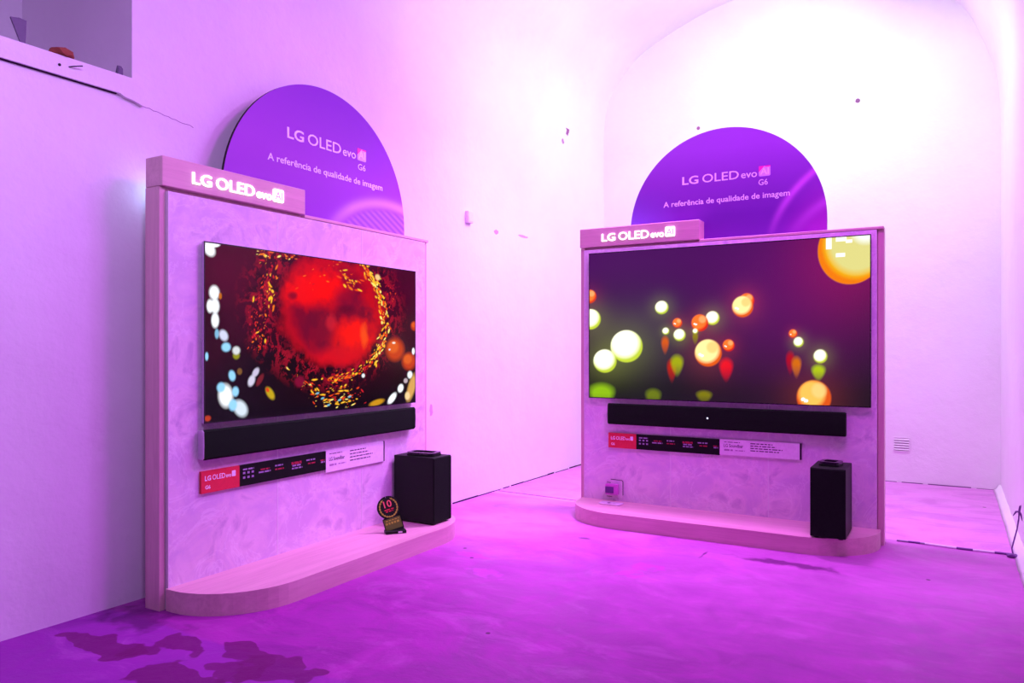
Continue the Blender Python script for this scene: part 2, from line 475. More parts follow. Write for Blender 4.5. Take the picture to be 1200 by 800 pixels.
# right television: glossy balls floating over a dark floor
def picture_balls(U, V, Wm, Hm_):
    """U, V in 0..1 (V up)"""
    Q = homography([(690, 297), (1021, 274), (1021, 478), (690, 466)], [(0, Hm_), (Wm, Hm_), (Wm, 0), (0, 0)])
    X = U * Wm; Y = V * Hm_
    img = np.zeros(U.shape + (3,))
    base = srgb((24, 22, 28)); top = srgb((74, 18, 92))  # purple haze of the reflected room, painted into the picture
    k = np.clip(V * 1.2 - 0.1, 0, 1)[..., None]
    img = base * (1 - k) + top * k
    g = np.exp(-(((X - 1.35) / 0.55) ** 2 + ((Y - 0.55) / 0.5) ** 2))[..., None]
    img = img + g * srgb((66, 0, 62))
    g = np.exp(-(((X - 0.45) / 0.4) ** 2 + ((Y - 0.45) / 0.25) ** 2))[..., None]
    img = img + g * srgb((18, 34, 18))
    def place(px, py, rx, ry):
        cx, cy = hmap(Q, px, py)
        ax, ay = hmap(Q, px + rx, py); bx, by = hmap(Q, px, py + ry)
        return cx, cy, abs(ax - cx), abs(by - cy)
    def soft(px, py, rx, ry, col, s=1.0):
        nonlocal img
        cx, cy, a, b = place(px, py, rx, ry)
        yy_ = (Y - cy) / b
        d = np.sqrt(((X - cx) / (a * np.clip(1 + 0.38 * yy_, 0.3, 1.3))) ** 2 + yy_ ** 2)
        s_ = s * np.clip(0.85 + 0.55 * yy_, 0.15, 1)
        img = lay(img, s_ * np.clip((1.25 - d) / 0.55, 0, 1), col)
    def glow(px, py, r, col, s):
        nonlocal img
        cx, cy, a, b = place(px, py, r, r)
        d2 = ((X - cx) / a) ** 2 + ((Y - cy) / b) ** 2
        img = img + np.exp(-d2 / 2.4)[..., None] * srgb(col) * s
    def ball(px, py, r, rim, core, dark, shade=0.0):
        nonlocal img
        cx, cy, a, b = place(px, py, r, r)
        glow(px, py, r * 1.15, rim, 0.12)
        dx = (X - cx) / a; dy = (Y - cy) / b
        d = np.sqrt(dx * dx + dy * dy)
        e = 0.010 / a
        col = np.ones(U.shape + (3,)) * srgb(rim)
        hd = np.sqrt((dx + 0.12) ** 2 + (dy - 0.22) ** 2)
        col = lay(col, np.clip((1.06 - shade - hd) / 0.30, 0, 1), srgb(core) * 1.35)
        if dark is not None:
            ld = np.sqrt((dx - 0.30) ** 2 + (dy - 0.42) ** 2)
            col = lay(col, 0.75 * np.clip((0.52 - ld) / 0.2, 0, 1) * (d < 1), srgb(dark))
            for hx, hy in ((-0.62, -0.12), (-0.45, -0.2)):
                col = lay(col, (np.hypot(dx - hx, (dy - hy) * 1.2) < 0.13) * 1.0, (1.2, 1.15, 1.1))
        img = lay(img, np.clip((1 - d) / e + 0.5, 0, 1), col)
    YG = ((205, 225, 60), (255, 255, 225), None)
    OR = ((240, 95, 20), (255, 225, 150), (245, 215, 120))
    RD = ((225, 35, 20), (250, 110, 40), (255, 190, 120))
    # reflections in the floor of the picture
    for px, py, rx, ry, c in ((779, 405, 4, 10, (215, 80, 20)), (787, 435, 5, 13, (190, 30, 15)), (793, 429, 6.5, 12, (165, 175, 10)),
                              (814.6, 397, 3, 7, (120, 120, 20)), (851, 434, 7, 13, (235, 10, 40)), (926.7, 426, 4.5, 13, (180, 10, 40)),
                              (934, 431, 5, 12, (215, 110, 15)), (960, 437.5, 7, 9, (170, 200, 20)), (765, 467, 8, 10, (110, 125, 15)),
                              (825, 466, 8, 7, (130, 125, 15))):
        soft(px, py, rx, ry, srgb(c))
    for px, py, r, k in ((690, 347, 8, RD), (691, 374, 12, YG), (775, 360, 7.8, YG), (793.5, 378.3, 5.6, RD), (779.8, 388, 4, YG),
                         (796, 392.6, 7, YG), (835, 372.5, 8, YG), (820, 378.3, 10, RD), (814.6, 388, 3, YG), (875.5, 352, 8.8, RD),
                         (870.5, 359, 12.5, OR), (854, 405, 7, RD), (829.8, 414, 16, OR), (733.4, 406, 19, YG), (708, 423.5, 13.7, YG),
                         (930, 391, 5, RD), (936.5, 401, 5.8, YG), (962.3, 418, 8, YG)):
        ball(px, py, r, *k)
    soft(704, 465, 13, 14, srgb((150, 200, 20)), 1)
    # the two big balls, one cut by the lower edge and one by the corner
    ball(954.5, 467, 20.5, (235, 90, 25), (245, 180, 80), (250, 225, 140), 0.15)
    glow(995, 300, 46, (220, 20, 30), 0.22)
    cx, cy, a, b = place(998, 291, 41, 42)
    dx = (X - cx) / a; dy = (Y - cy) / b; d = np.hypot(dx, dy)
    col = np.ones(U.shape + (3,)) * srgb((252, 130, 10))
    col = lay(col, np.clip((1.06 - np.hypot(dx - 0.16, dy - 0.16)) / 0.18, 0, 1), srgb((250, 190, 20)))
    col = lay(col, np.clip((0.98 - np.hypot(dx - 0.2, dy - 0.2)) / 0.22, 0, 1), srgb((234, 226, 140)))
    col = lay(col, np.clip((0.55 - np.hypot(dx - 0.45, dy - 0.62)) / 0.22, 0, 1), (1.05, 1.1, 1.05))
    for hx, hy, sx_, sy_ in ((-0.65, 0.25, 0.09, 0.2), (-0.28, 0.36, 0.16, 0.12), (-0.30, -0.14, 0.13, 0.06), (-0.05, 0.24, 0.1, 0.05)):
        col = lay(col, (np.maximum(abs(dx - hx) / sx_, abs(dy - hy) / sy_) < 1) * 0.95, (1.3, 1.25, 1.2))
    img = lay(img, np.clip((1 - d) / 0.03, 0, 1), col)
    return img

# left television: molten red bubble, sparks and pale droplets
def picture_molten(U, V, Wm, Hm_):
    Q = homography([(239, 282), (487, 318), (487, 472), (239, 497)], [(0, Hm_), (Wm, Hm_), (Wm, 0), (0, 0)])
    X = U * Wm; Y = V * Hm_
    n1 = fbm(X, Y, 7, 1); n2 = fbm(X, Y, 18, 2); n3 = fbm(X + n1 * .1, Y + n2 * .1, 34, 3, 4, 0.7); n4 = fbm(X, Y, 4, 9)
    img = np.ones(U.shape + (3,)) * srgb((14, 8, 14))
    def pl(px, py): return hmap(Q, px, py)
    def ell(px, py, rx, ry):
        cx, cy = pl(px, py); ax, ay = pl(px + rx, py); bx, by = pl(px, py + ry)
        return np.sqrt(((X - cx) / abs(ax - cx)) ** 2 + ((Y - cy) / abs(by - cy)) ** 2)
    # dark crimson backdrop
    d = ell(400, 330, 150, 110)
    img = lay(img, np.clip(1.35 - d, 0, 1) * (0.35 + 0.9 * n4) * 0.9, srgb((84, 0, 38)))
    d = ell(262, 315, 40, 45)
    img = lay(img, np.clip(1.2 - d, 0, 1) * 0.8, srgb((86, 2, 40)))
    d = ell(325, 440, 60, 50)
    img = lay(img, np.clip(1.25 - d + (n1 - .5), 0, 1) * 0.9, srgb((16, 6, 14)))
    # rough halo round the bubble
    D = ell(390, 362, 70, 78)
    hal = np.clip(1 - abs(D - 0.98) / 0.34, 0, 1)
    img = lay(img, hal * np.clip((n3 - 0.5) * 9, 0, 1) * 0.85, srgb((178, 16, 44)))
    img = lay(img, hal * np.clip((n2 - 0.58) * 9, 0, 1) * 0.9, srgb((24, 4, 22)))
    # bubble
    D = ell(392, 364, 59, 68) + (n1 - 0.5) * 0.35
    img = lay(img, np.clip((1.02 - D) / 0.14, 0, 1), srgb((200, 8, 26)))
    img = lay(img, np.clip((0.95 - D) / 0.25, 0, 1) * np.clip((n1 - 0.40) * 6, 0, 1), srgb((128, 4, 40)))
    for px, py, rx, ry, c, s in ((378, 338, 34, 26, (255, 14, 10), 1), (355, 345, 22, 18, (250, 12, 16), .9), (416, 392, 24, 24, (255, 18, 14), 1), (398, 418, 34, 14, (225, 10, 30), .8),
                                 (372, 385, 22, 30, (112, 6, 44), .85), (410, 352, 22, 16, (130, 8, 46), .75), (427, 393, 5, 15, (255, 84, 20), .8),
                                 (388, 378, 7, 10, (220, 30, 50), .6), (343, 346, 6, 5, (110, 4, 40), .8), (405, 362, 12, 6, (90, 4, 38), .6)):
        D2 = ell(px, py, rx, ry) + (n2 - .5) * 0.7
        img = lay(img, np.clip((1.15 - D2) / 0.7, 0, 1) * s, srgb(c))
    # sparks
    rng = np.random.RandomState(5)
    def spark(px, py, rx, ry, c, rot=0.0, s=1.0):
        nonlocal img
        cx, cy = pl(px, py); ax, _ = pl(px + 1, py); _, by = pl(px, py + 1)
        ux = abs(ax - cx); uy = abs(by - cy)
        R = 1.3 * max(rx * ux, ry * uy) + .01
        i0 = np.searchsorted(X[0], cx - R); i1 = np.searchsorted(X[0], cx + R)
        j0 = np.searchsorted(Y[:, 0], cy - R); j1 = np.searchsorted(Y[:, 0], cy + R)
        if i1 <= i0 or j1 <= j0: return
        dx = (X[j0:j1, i0:i1] - cx) / ux; dy = (Y[j0:j1, i0:i1] - cy) / uy
        a = dx * math.cos(rot) + dy * math.sin(rot); b = -dx * math.sin(rot) + dy * math.cos(rot)
        d = np.sqrt((a / rx) ** 2 + (b / ry) ** 2)
        img[j0:j1, i0:i1] = lay(img[j0:j1, i0:i1], s * np.clip((1.2 - d) / 0.5, 0, 1), c)
    cols = [srgb((255, 190, 40)) * 1.2, srgb((255, 120, 20)), srgb((250, 70, 20)), srgb((220, 30, 40)), srgb((255, 230, 120)) * 1.2]
    def arc(pts, n, spread, size, pal):
        P = np.array(pts, float)
        seg = np.linalg.norm(np.diff(P, axis=0), axis=1); cum = np.append(0, np.cumsum(seg)) / seg.sum()
        for _ in range(n):
            t = rng.rand(); k = min(np.searchsorted(cum, t, side='right') - 1, len(P) - 2)
            f = (t - cum[k]) / (cum[k + 1] - cum[k])
            p = P[k] * (1 - f) + P[k + 1] * f
            dr = P[k + 1] - P[k]
            ang = math.atan2(-dr[1], dr[0])
            q = p + rng.randn(2) * spread
            r = size * 0.72 * (0.35 + rng.rand() ** 2)
            spark(q[0], q[1], r * (1 + rng.rand() * 1.6), r * 0.7, cols[pal[rng.randint(len(pal))]], ang + rng.randn() * 0.4)
    arc([(300, 296), (350, 298)], 40, 3.5, 1.7, [0, 1, 1, 4, 3])
    arc([(316, 296), (312, 340), (306, 375), (302, 410)], 90, 5, 1.6, [3, 3, 1, 2, 0])
    arc([(315, 320), (318, 370)], 18, 2, 2.2, [0, 1])
    arc([(298, 360), (302, 412)], 40, 5, 1.3, [3, 2, 3])
    arc([(425, 306), (440, 330), (449, 355), (453, 380), (447, 405), (438, 422)], 190, 2.6, 1.9, [0, 1, 0, 4, 2])
    arc([(400, 320), (425, 338)], 30, 4, 1.9, [1, 2, 0])
    arc([(440, 420), (420, 438), (385, 447)], 90, 3, 1.9, [0, 1, 2, 3])
    arc([(335, 428), (350, 447), (375, 459)], 22, 2, 1.5, [0, 1, 4])
    arc([(360, 458), (420, 460)], 70, 6, 1.6, [1, 2, 3, 0, 3])
    arc([(375, 474), (415, 470)], 60, 5, 1.5, [0, 4, 2, 1])
    arc([(350, 335), (410, 300)], 26, 9, 1.2, [3, 2, 1])
    arc([(455, 330), (462, 360)], 20, 4, 1.0, [3, 3, 2])
    for px, py in ((378, 468), (385, 476), (398, 470), (372, 462), (410, 466)):
        spark(px, py, 2.2, 1.2, srgb((120, 190, 220)), 0.3)
    # orange bubbles at the right
    for px, py, r in ((463.5, 410, 10.8), (480, 424, 8.2), (486.5, 382, 4.5)):
        spark(px, py, r, r * 1.25, srgb((205, 60, 12)))
        spark(px - r * .2, py - r * .3, r * .6, r * .7, srgb((235, 100, 24)), 0, 0.8)
    spark(462, 402, 2, 1.3, (1, .85, .75)); spark(457, 410, 1.2, 1.2, (1, .8, .8)); spark(351, 448, 6, 7, srgb((130, 10, 50)))
    # pale droplets
    wh = np.array((1.15, 1.2, 1.25)); bl = srgb((150, 215, 255)) * 1.1
    spark(244, 290, 6.5, 9, wh, 0.5); spark(250, 285, 7, 3, wh, 0.2)
    for px, py, rx, ry, c, r in ((250, 342, 6, 8.5, wh, 0), (245, 358, 4, 8, wh, 0), (251, 358, 5, 9, wh, 0), (251, 375, 4.5, 9, wh, 0), (257, 346, 2, 4, srgb((200, 110, 10)), 0),
                              (253, 391, 2.5, 6, bl * .7, 0), (261, 393, 5, 7, srgb((220, 225, 255)), 0.4), (264, 407, 5.5, 5.5, bl, 0), (241, 418, 2, 5, bl, 0),
                              (276, 417, 4, 4.5, srgb((150, 150, 20)), 0), (276, 411, 4.6, 5, srgb((225, 230, 235)), 0), (271, 441, 4, 6.5, bl, 0.2), (280, 436, 3, 4, srgb((130, 90, 40)), 0),
                              (299, 437, 3.5, 6, srgb((210, 200, 230)), -0.5), (294, 447, 4, 7, srgb((220, 215, 240)), -0.3), (263.5, 465, 8.5, 14, wh * .95, 0.1), (258, 455, 5, 6, bl, 0), (275, 460, 4, 6, bl, 0),
                              (281, 480, 7.5, 11, srgb((225, 240, 255)), 0.5), (272, 476, 5, 7, bl, 0), (316, 462, 4, 8.5, srgb((200, 170, 20)), 0.5), (313, 458, 2, 3, srgb((230, 70, 20)), 0.4),
                              (304, 446, 3, 8, srgb((120, 30, 40)), -0.5), (460, 468, 3.5, 7.5, wh, -0.6), (470, 456, 3.3, 5, wh, -0.2), (481, 440, 3, 4.5, wh * .9, 0), (485, 412, 1.6, 4, wh, 0), (476, 447, 2.5, 3, srgb((200, 180, 190)), 0),
                              (483, 455, 4.5, 17, srgb((225, 170, 90)), -0.25), (442, 473, 9, 3.5, srgb((210, 150, 20)), 0.25), (478, 465, 3, 5, srgb((255, 220, 160)), 0),
                              (426, 441, 2, 2.5, wh * .8, 0), (242, 492, 4, 3.5, srgb((190, 60, 20)), 0), (443, 324, 3, 3.6, srgb((255, 210, 140)), 0.3)):
        spark(px, py, rx, ry, c, r)
    return img

# ------------------------------------------------------------------ the room
XL, YB = -3.38, 7.56
ZK = (2.47, 4.2)
def struct(name, bm_or_me, mat, smooth=False):
    me = bm_or_me if isinstance(bm_or_me, bpy.types.Mesh) else bm_mesh(bm_or_me, name, smooth)
    o = link(name, me, mat)
    o['kind'] = 'structure'
    return o

PROF = [(-3.381, 3.30), (-3.372, 3.60), (-3.325, 3.86), (-3.19, 4.09), (-2.94, 4.33), (-2.47, 4.54), (-2.04, 4.66), (-1.4, 4.72),
        (-0.8, 4.64), (-0.35, 4.46), (-0.02, 4.16), (0.14, 3.82), (0.235, 3.5), (0.265, 3.1)]
def catmull(P, n=6):
    out = []
    for i in range(len(P) - 1):
        p0 = Vector(P[max(i - 1, 0)]); p1 = Vector(P[i]); p2 = Vector(P[i + 1]); p3 = Vector(P[min(i + 2, len(P) - 1)])
        for k in range(n):
            t = k / n
            out.append(0.5 * ((2 * p1) + (p2 - p0) * t + (2 * p0 - 5 * p1 + 4 * p2 - p3) * t * t + (3 * p1 - p0 - 3 * p2 + p3) * t ** 3))
    out.append(Vector(P[-1]))
    return [(v.x, v.y) for v in out]
ARC = catmull(PROF)

# floor: a thick slab
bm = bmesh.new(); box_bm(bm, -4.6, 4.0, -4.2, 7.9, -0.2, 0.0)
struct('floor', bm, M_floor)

# back wall, a solid with the arched outline
bm = bmesh.new()
prism_bm(bm, [(-3.6, -0.1), (0.5, -0.1), (0.5, 5.1), (-3.6, 5.1)], YB, YB + 0.2)
struct('wall_back', bm, M_wall_back)

# left wall: thick wall pieces round the deep window recess (y 0.2 .. 2.12, z 2.47 .. up)
WY0, WY1, WD = -0.4, 2.12, 1.0
bm = bmesh.new()
def bx(*a): box_bm(bm, *a)
bx(XL - WD - 0.15, XL, -4.2, YB + 0.2, -0.1, 2.47)
bx(XL - WD - 0.15, XL, WY1, YB + 0.2, 2.47, 4.9)
bx(XL - WD - 0.15, XL, -4.2, WY0, 2.47, 4.9)
bx(XL - WD - 0.15, XL, WY0, WY1, 4.1, 4.9)
bx(XL - WD - 0.15, XL - WD, WY0, WY1, 2.47, 4.1)
struct('wall_left', bm, M_wall_left)

# ceiling: barrel vault over the end bay, half vault and flat soffit over the rest
bm = bmesh.new()
def strip(prof, y0, y1):
    def sx(x, y): return x + (YB - y) * 0.0139 * min(1, max(0, (x + 1.4) / 1.66))
    a = [bm.verts.new((sx(x, y0), y0, z)) for x, z in prof]; b = [bm.verts.new((sx(x, y1), y1, z)) for x, z in prof]
    c = [bm.verts.new((sx(x, y0), y0, 5.1)) for x, z in prof]; d = [bm.verts.new((sx(x, y1), y1, 5.1)) for x, z in prof]
    for i in range(len(prof) - 1):
        bm.faces.new((a[i], a[i + 1], b[i + 1], b[i])).smooth = True
    a = [bm.verts.new(v.co) for v in a]; b = [bm.verts.new(v.co) for v in b]
    for i in range(len(prof) - 1):
        bm.faces.new((c[i], d[i], d[i + 1], c[i + 1]))
        bm.faces.new((a[i], c[i], c[i + 1], a[i + 1]))
        bm.faces.new((b[i], b[i + 1], d[i + 1], d[i]))
strip(ARC, 3.95, YB + 0.01)
iap = max(range(len(ARC)), key=lambda i: ARC[i][1])
strip(ARC[:iap + 1] + [(3.2, ARC[iap][1])], -4.2, 3.95)
struct('ceiling', bm, M_wall)

# right wall of the end bay, thick, returning to the wider room
bm = bmesh.new()
prism_bm(bm, [(0.262, YB + 0.1), (0.312, 3.95), (3.2, 3.95), (3.2, YB + 0.1)], -0.1, 5.0, 'xy')
struct('wall_right', bm, M_wall)
bm = bmesh.new(); box_bm(bm, 3.0, 3.2, -4.2, 4.1, -0.1, 5.0)
struct('wall_right_near', bm, M_wall)
bm = bmesh.new(); box_bm(bm, -3.6, 3.2, -4.2, -4.0, -0.1, 5.0)
struct('wall_front', bm, M_wall)

# plaster ledge under the recess, with a ragged end
bm = bmesh.new()
pts = [(WY0, 2.385), (2.05, 2.385), (2.07, 2.375), (2.12, 2.368), (2.165, 2.355), (2.17, 2.40), (2.15, 2.46), (2.12, 2.472), (WY0, 2.472)]
a = [bm.verts.new((XL - 0.02, y, z)) for y, z in pts]; b = [bm.verts.new((XL + 0.022, y, z)) for y, z in pts]
bm.faces.new(a); bm.faces.new(b[::-1])
for i in range(len(pts)): bm.faces.new((a[i], b[i], b[(i + 1) % len(pts)], a[(i + 1) % len(pts)]))
struct('trim_1', bm, M_wall)
# dark strip under the overhanging ledge, and the hairline crack running on from it
bm = bmesh.new()
box_bm(bm, XL - 0.005, XL + 0.010, WY0, 2.04, 2.381, 2.387)
struct('trim_2', bm, M_dark_strip)
bm = bmesh.new()
pts = []
for i in range(15):
    y = 2.17 + i * 0.02
    pts.append((XL + 0.0005, y, 2.365 - (y - 2.17) * 0.12 + random.uniform(-.004, .004)))
tube_bm(bm, pts, [0.0016] * 15, 5)
struct('trim_3', bm, M_ink_grey)
# joint between the floor slabs: thin recessed metal strip with gaps
bm = bmesh.new()
def seam(p, q, w, z=0.003):
    p = Vector(p); q = Vector(q); d = (q - p).normalized(); n = Vector((-d.y, d.x)) * w / 2
    vs = [bm.verts.new((v.x, v.y, zz)) for zz in (-0.002, z) for v in (p + n, q + n, q - n, p - n)]
    for f in ((0, 1, 2, 3), (7, 6, 5, 4), (0, 4, 5, 1), (1, 5, 6, 2), (2, 6, 7, 3), (3, 7, 4, 0)): bm.faces.new([vs[i] for i in f])
P0, P1 = Vector((-3.36, 5.362)), Vector((0.30, 5.215))
def sp(t): return tuple(P0.lerp(P1, t))
rr = random.Random(3)
t_ = 0.0
while t_ < 0.79:
    t2 = t_ + rr.uniform(0.03, 0.09)
    seam(sp(t_), sp(min(t2, 0.8)), rr.uniform(0.005, 0.012)); t_ = t2 - 0.002
struct('trim_4', bm, M_seam)
# rough skirting fillet of mortar along the right wall
bm = bmesh.new()
ys = np.linspace(4.4, 7.55, 40)
prev = None
for y in ys:
    xw = 0.312 - (y - 3.95) * 0.0139
    w = 0.05 + rr.uniform(-.003, .003) ; h = 0.05 + rr.uniform(-.005, .005)
    ring = [bm.verts.new(c) for c in ((xw + 0.01, y, h), (xw - 0.012, y, h * .9), (xw - w * .6, y, h * .3), (xw - w, y, 0.001), (xw + .01, y, 0.001))]
    if prev:
        for k in range(4): bm.faces.new((prev[k], prev[k + 1], ring[k + 1], ring[k]))
    prev = ring
struct('baseboard_right', bm, M_wall, True)
# dark strips drawing the crack where the walls meet the floor
bm = bmesh.new()
y = 3.9
while y < 7.5:
    y2 = y + rr.uniform(0.1, 0.35); h = rr.uniform(0.004, 0.013)
    box_bm(bm, XL - 0.01, XL + 0.004, y, y2, -0.001, h); y = y2 + rr.choice((0, 0, 0.03))
struct('base_crack_left', bm, M_dark_strip)
bm = bmesh.new()
x = -3.36
while x < 0.15:
    x2 = x + rr.uniform(0.1, 0.4); h = rr.uniform(0.002, 0.008)
    box_bm(bm, x, x2, YB - 0.004, YB + 0.01, -0.001, h); x = x2 + rr.choice((0, 0, 0.04))
struct('base_crack_back', bm, M_seam)

# ------------------------------------------------------------------ display stands
RL = (-3.12728786, 2.11888236, 0); AL = math.atan2(0.99989765, -0.01430699)
RR_ = (-0.42541468 - 2 * 0.99990395, 5.05731805 - 2 * 0.01385947, 0); AR = math.atan2(0.01385947, 0.99990395)

def at(side, x, y, z):
    (ox, oy, _), a = (RL, AL) if side == 'L' else (RR_, AR)
    return (ox + x * math.cos(a) - y * math.sin(a), oy + x * math.sin(a) + y * math.cos(a), z)

def logo(parent, name, mat, x0, z0, w, h, y, thick, off, ai_mat=None, ai_front=None, ai=True):
    """LG OLED evo AI word mark as one lettering part plus the small square"""
    bm = bmesh.new()
    text_bm(bm, 'LG', x0, x0 + w * 0.192, z0, y, thick, h * 0.95, off * 1.6)
    text_bm(bm, 'OLED', x0 + w * 0.238, x0 + w * 0.655, z0, y, thick, h, off * 0.55)
    text_bm(bm, 'evo', x0 + w * 0.68, x0 + w * 0.855, z0, y, thick, h * 0.85, off * 0.55)
    o = link(name, bm_mesh(bm, name), mat, parent)
    s = w * 0.125
    if ai_mat:
        q = prism('ai_badge', rounded(x0 + w * 0.875, x0 + w, z0 - h * .02, z0 + h * 1.12, s * .12, 4), y, y - thick, ai_mat, parent)
        if ai_front:
            bm = bmesh.new()
            text_bm(bm, 'AI', x0 + w * 0.892, x0 + w * 0.983, z0 + h * .18, y - thick, 0.0012, h * .75, off)
            link('badge_lettering', bm_mesh(bm, 'badge_lettering'), ai_front, q)
    return o

def stand(side, label, hdr_w, seams):
    loc, a = (RL, AL) if side == 'L' else (RR_, AR)
    t = empty('display_stand', label, 'display stand', loc, a, 'branded television display stands')
    # carcass: two uprights, top rail and back board read as one laminate frame
    bm = bmesh.new()
    box_bm(bm, -0.015, 0.014, 0.018, 0.12, 0, 1.94)
    box_bm(bm, 1.976, 2.008, 0.018, 0.12, 0, 1.94)
    box_bm(bm, 0.014, 1.976, 0.03, 0.12, 0, 1.94)
    link('frame', bm_mesh(bm, 'frame'), M_wood_v, t)
    # stone faced front in three panels with thin joints
    xs = [0.021] + seams + [1.970]
    for i in range(3):
        g0 = 0 if i == 0 else 0.0022; g1 = 0 if i == 2 else 0.0022
        box('stone_panel', xs[i] + g0, xs[i + 1] - g1, 0.0, 0.03, 0.0, 1.922, M_stone, t, 0.0015, 1)
    bm = bmesh.new()
    for s in seams: box_bm(bm, s - 0.0035, s + 0.0035, -0.0008, 0.028, 0.1, 1.92)
    jn = link('joint_filler', bm_mesh(bm, 'joint_filler'), M_white, t)
    box('lit_edge', 0.0175, 0.021, -0.001, 0.03, 0.0, 1.922, M_white, t)  # white strip painting the slab's lit edge
    # header block at the upper left, and the low strip of the top rail right of it
    h = box('header', -0.015, hdr_w, -0.004, 0.12, 1.942, 2.079, M_wood, t, 0.004, 2)
    # top cap: the rail runs on behind the stone to the right-hand end
    box('top_rail', hdr_w, 2.008, 0.0, 0.12, 1.925, 1.942, M_wood, t, 0.002, 1)
    logo(h, 'lettering', M_letter, 0.140 if side == 'L' else 0.162, 1.978, 0.560 if side == 'L' else 0.548, 0.060, -0.004, 0.008, 0.006, M_letter, M_white_print)
    # low platform with rounded front corners
    pts = []
    R_, Dp, x0, x1 = 0.40, 0.42, 0.006, 1.992
    pts.append((x0, 0.0))
    for i in range(13):
        th = PI + (PI / 2) * i / 12
        pts.append((x0 + R_ + R_ * math.cos(th), -(Dp - 0.37) + 0.37 * math.sin(th)))
    for i in range(13):
        th = 1.5 * PI + (PI / 2) * i / 12
        pts.append((x1 - R_ + R_ * math.cos(th), -(Dp - 0.37) + 0.37 * math.sin(th)))
    pts.append((x1, 0.0))
    prism('platform', pts, 0.0, 0.1, M_wood, t, 'xy', 0.003)
    return t

stand('L', 'purple-lit pale wood and stone display stand against the left wall, with glowing header letters', 0.862, [0.667, 1.33])
stand('R', 'purple-lit pale wood and stone display stand before the arched back wall, carrying the larger television', 0.878, [0.676, 1.333])
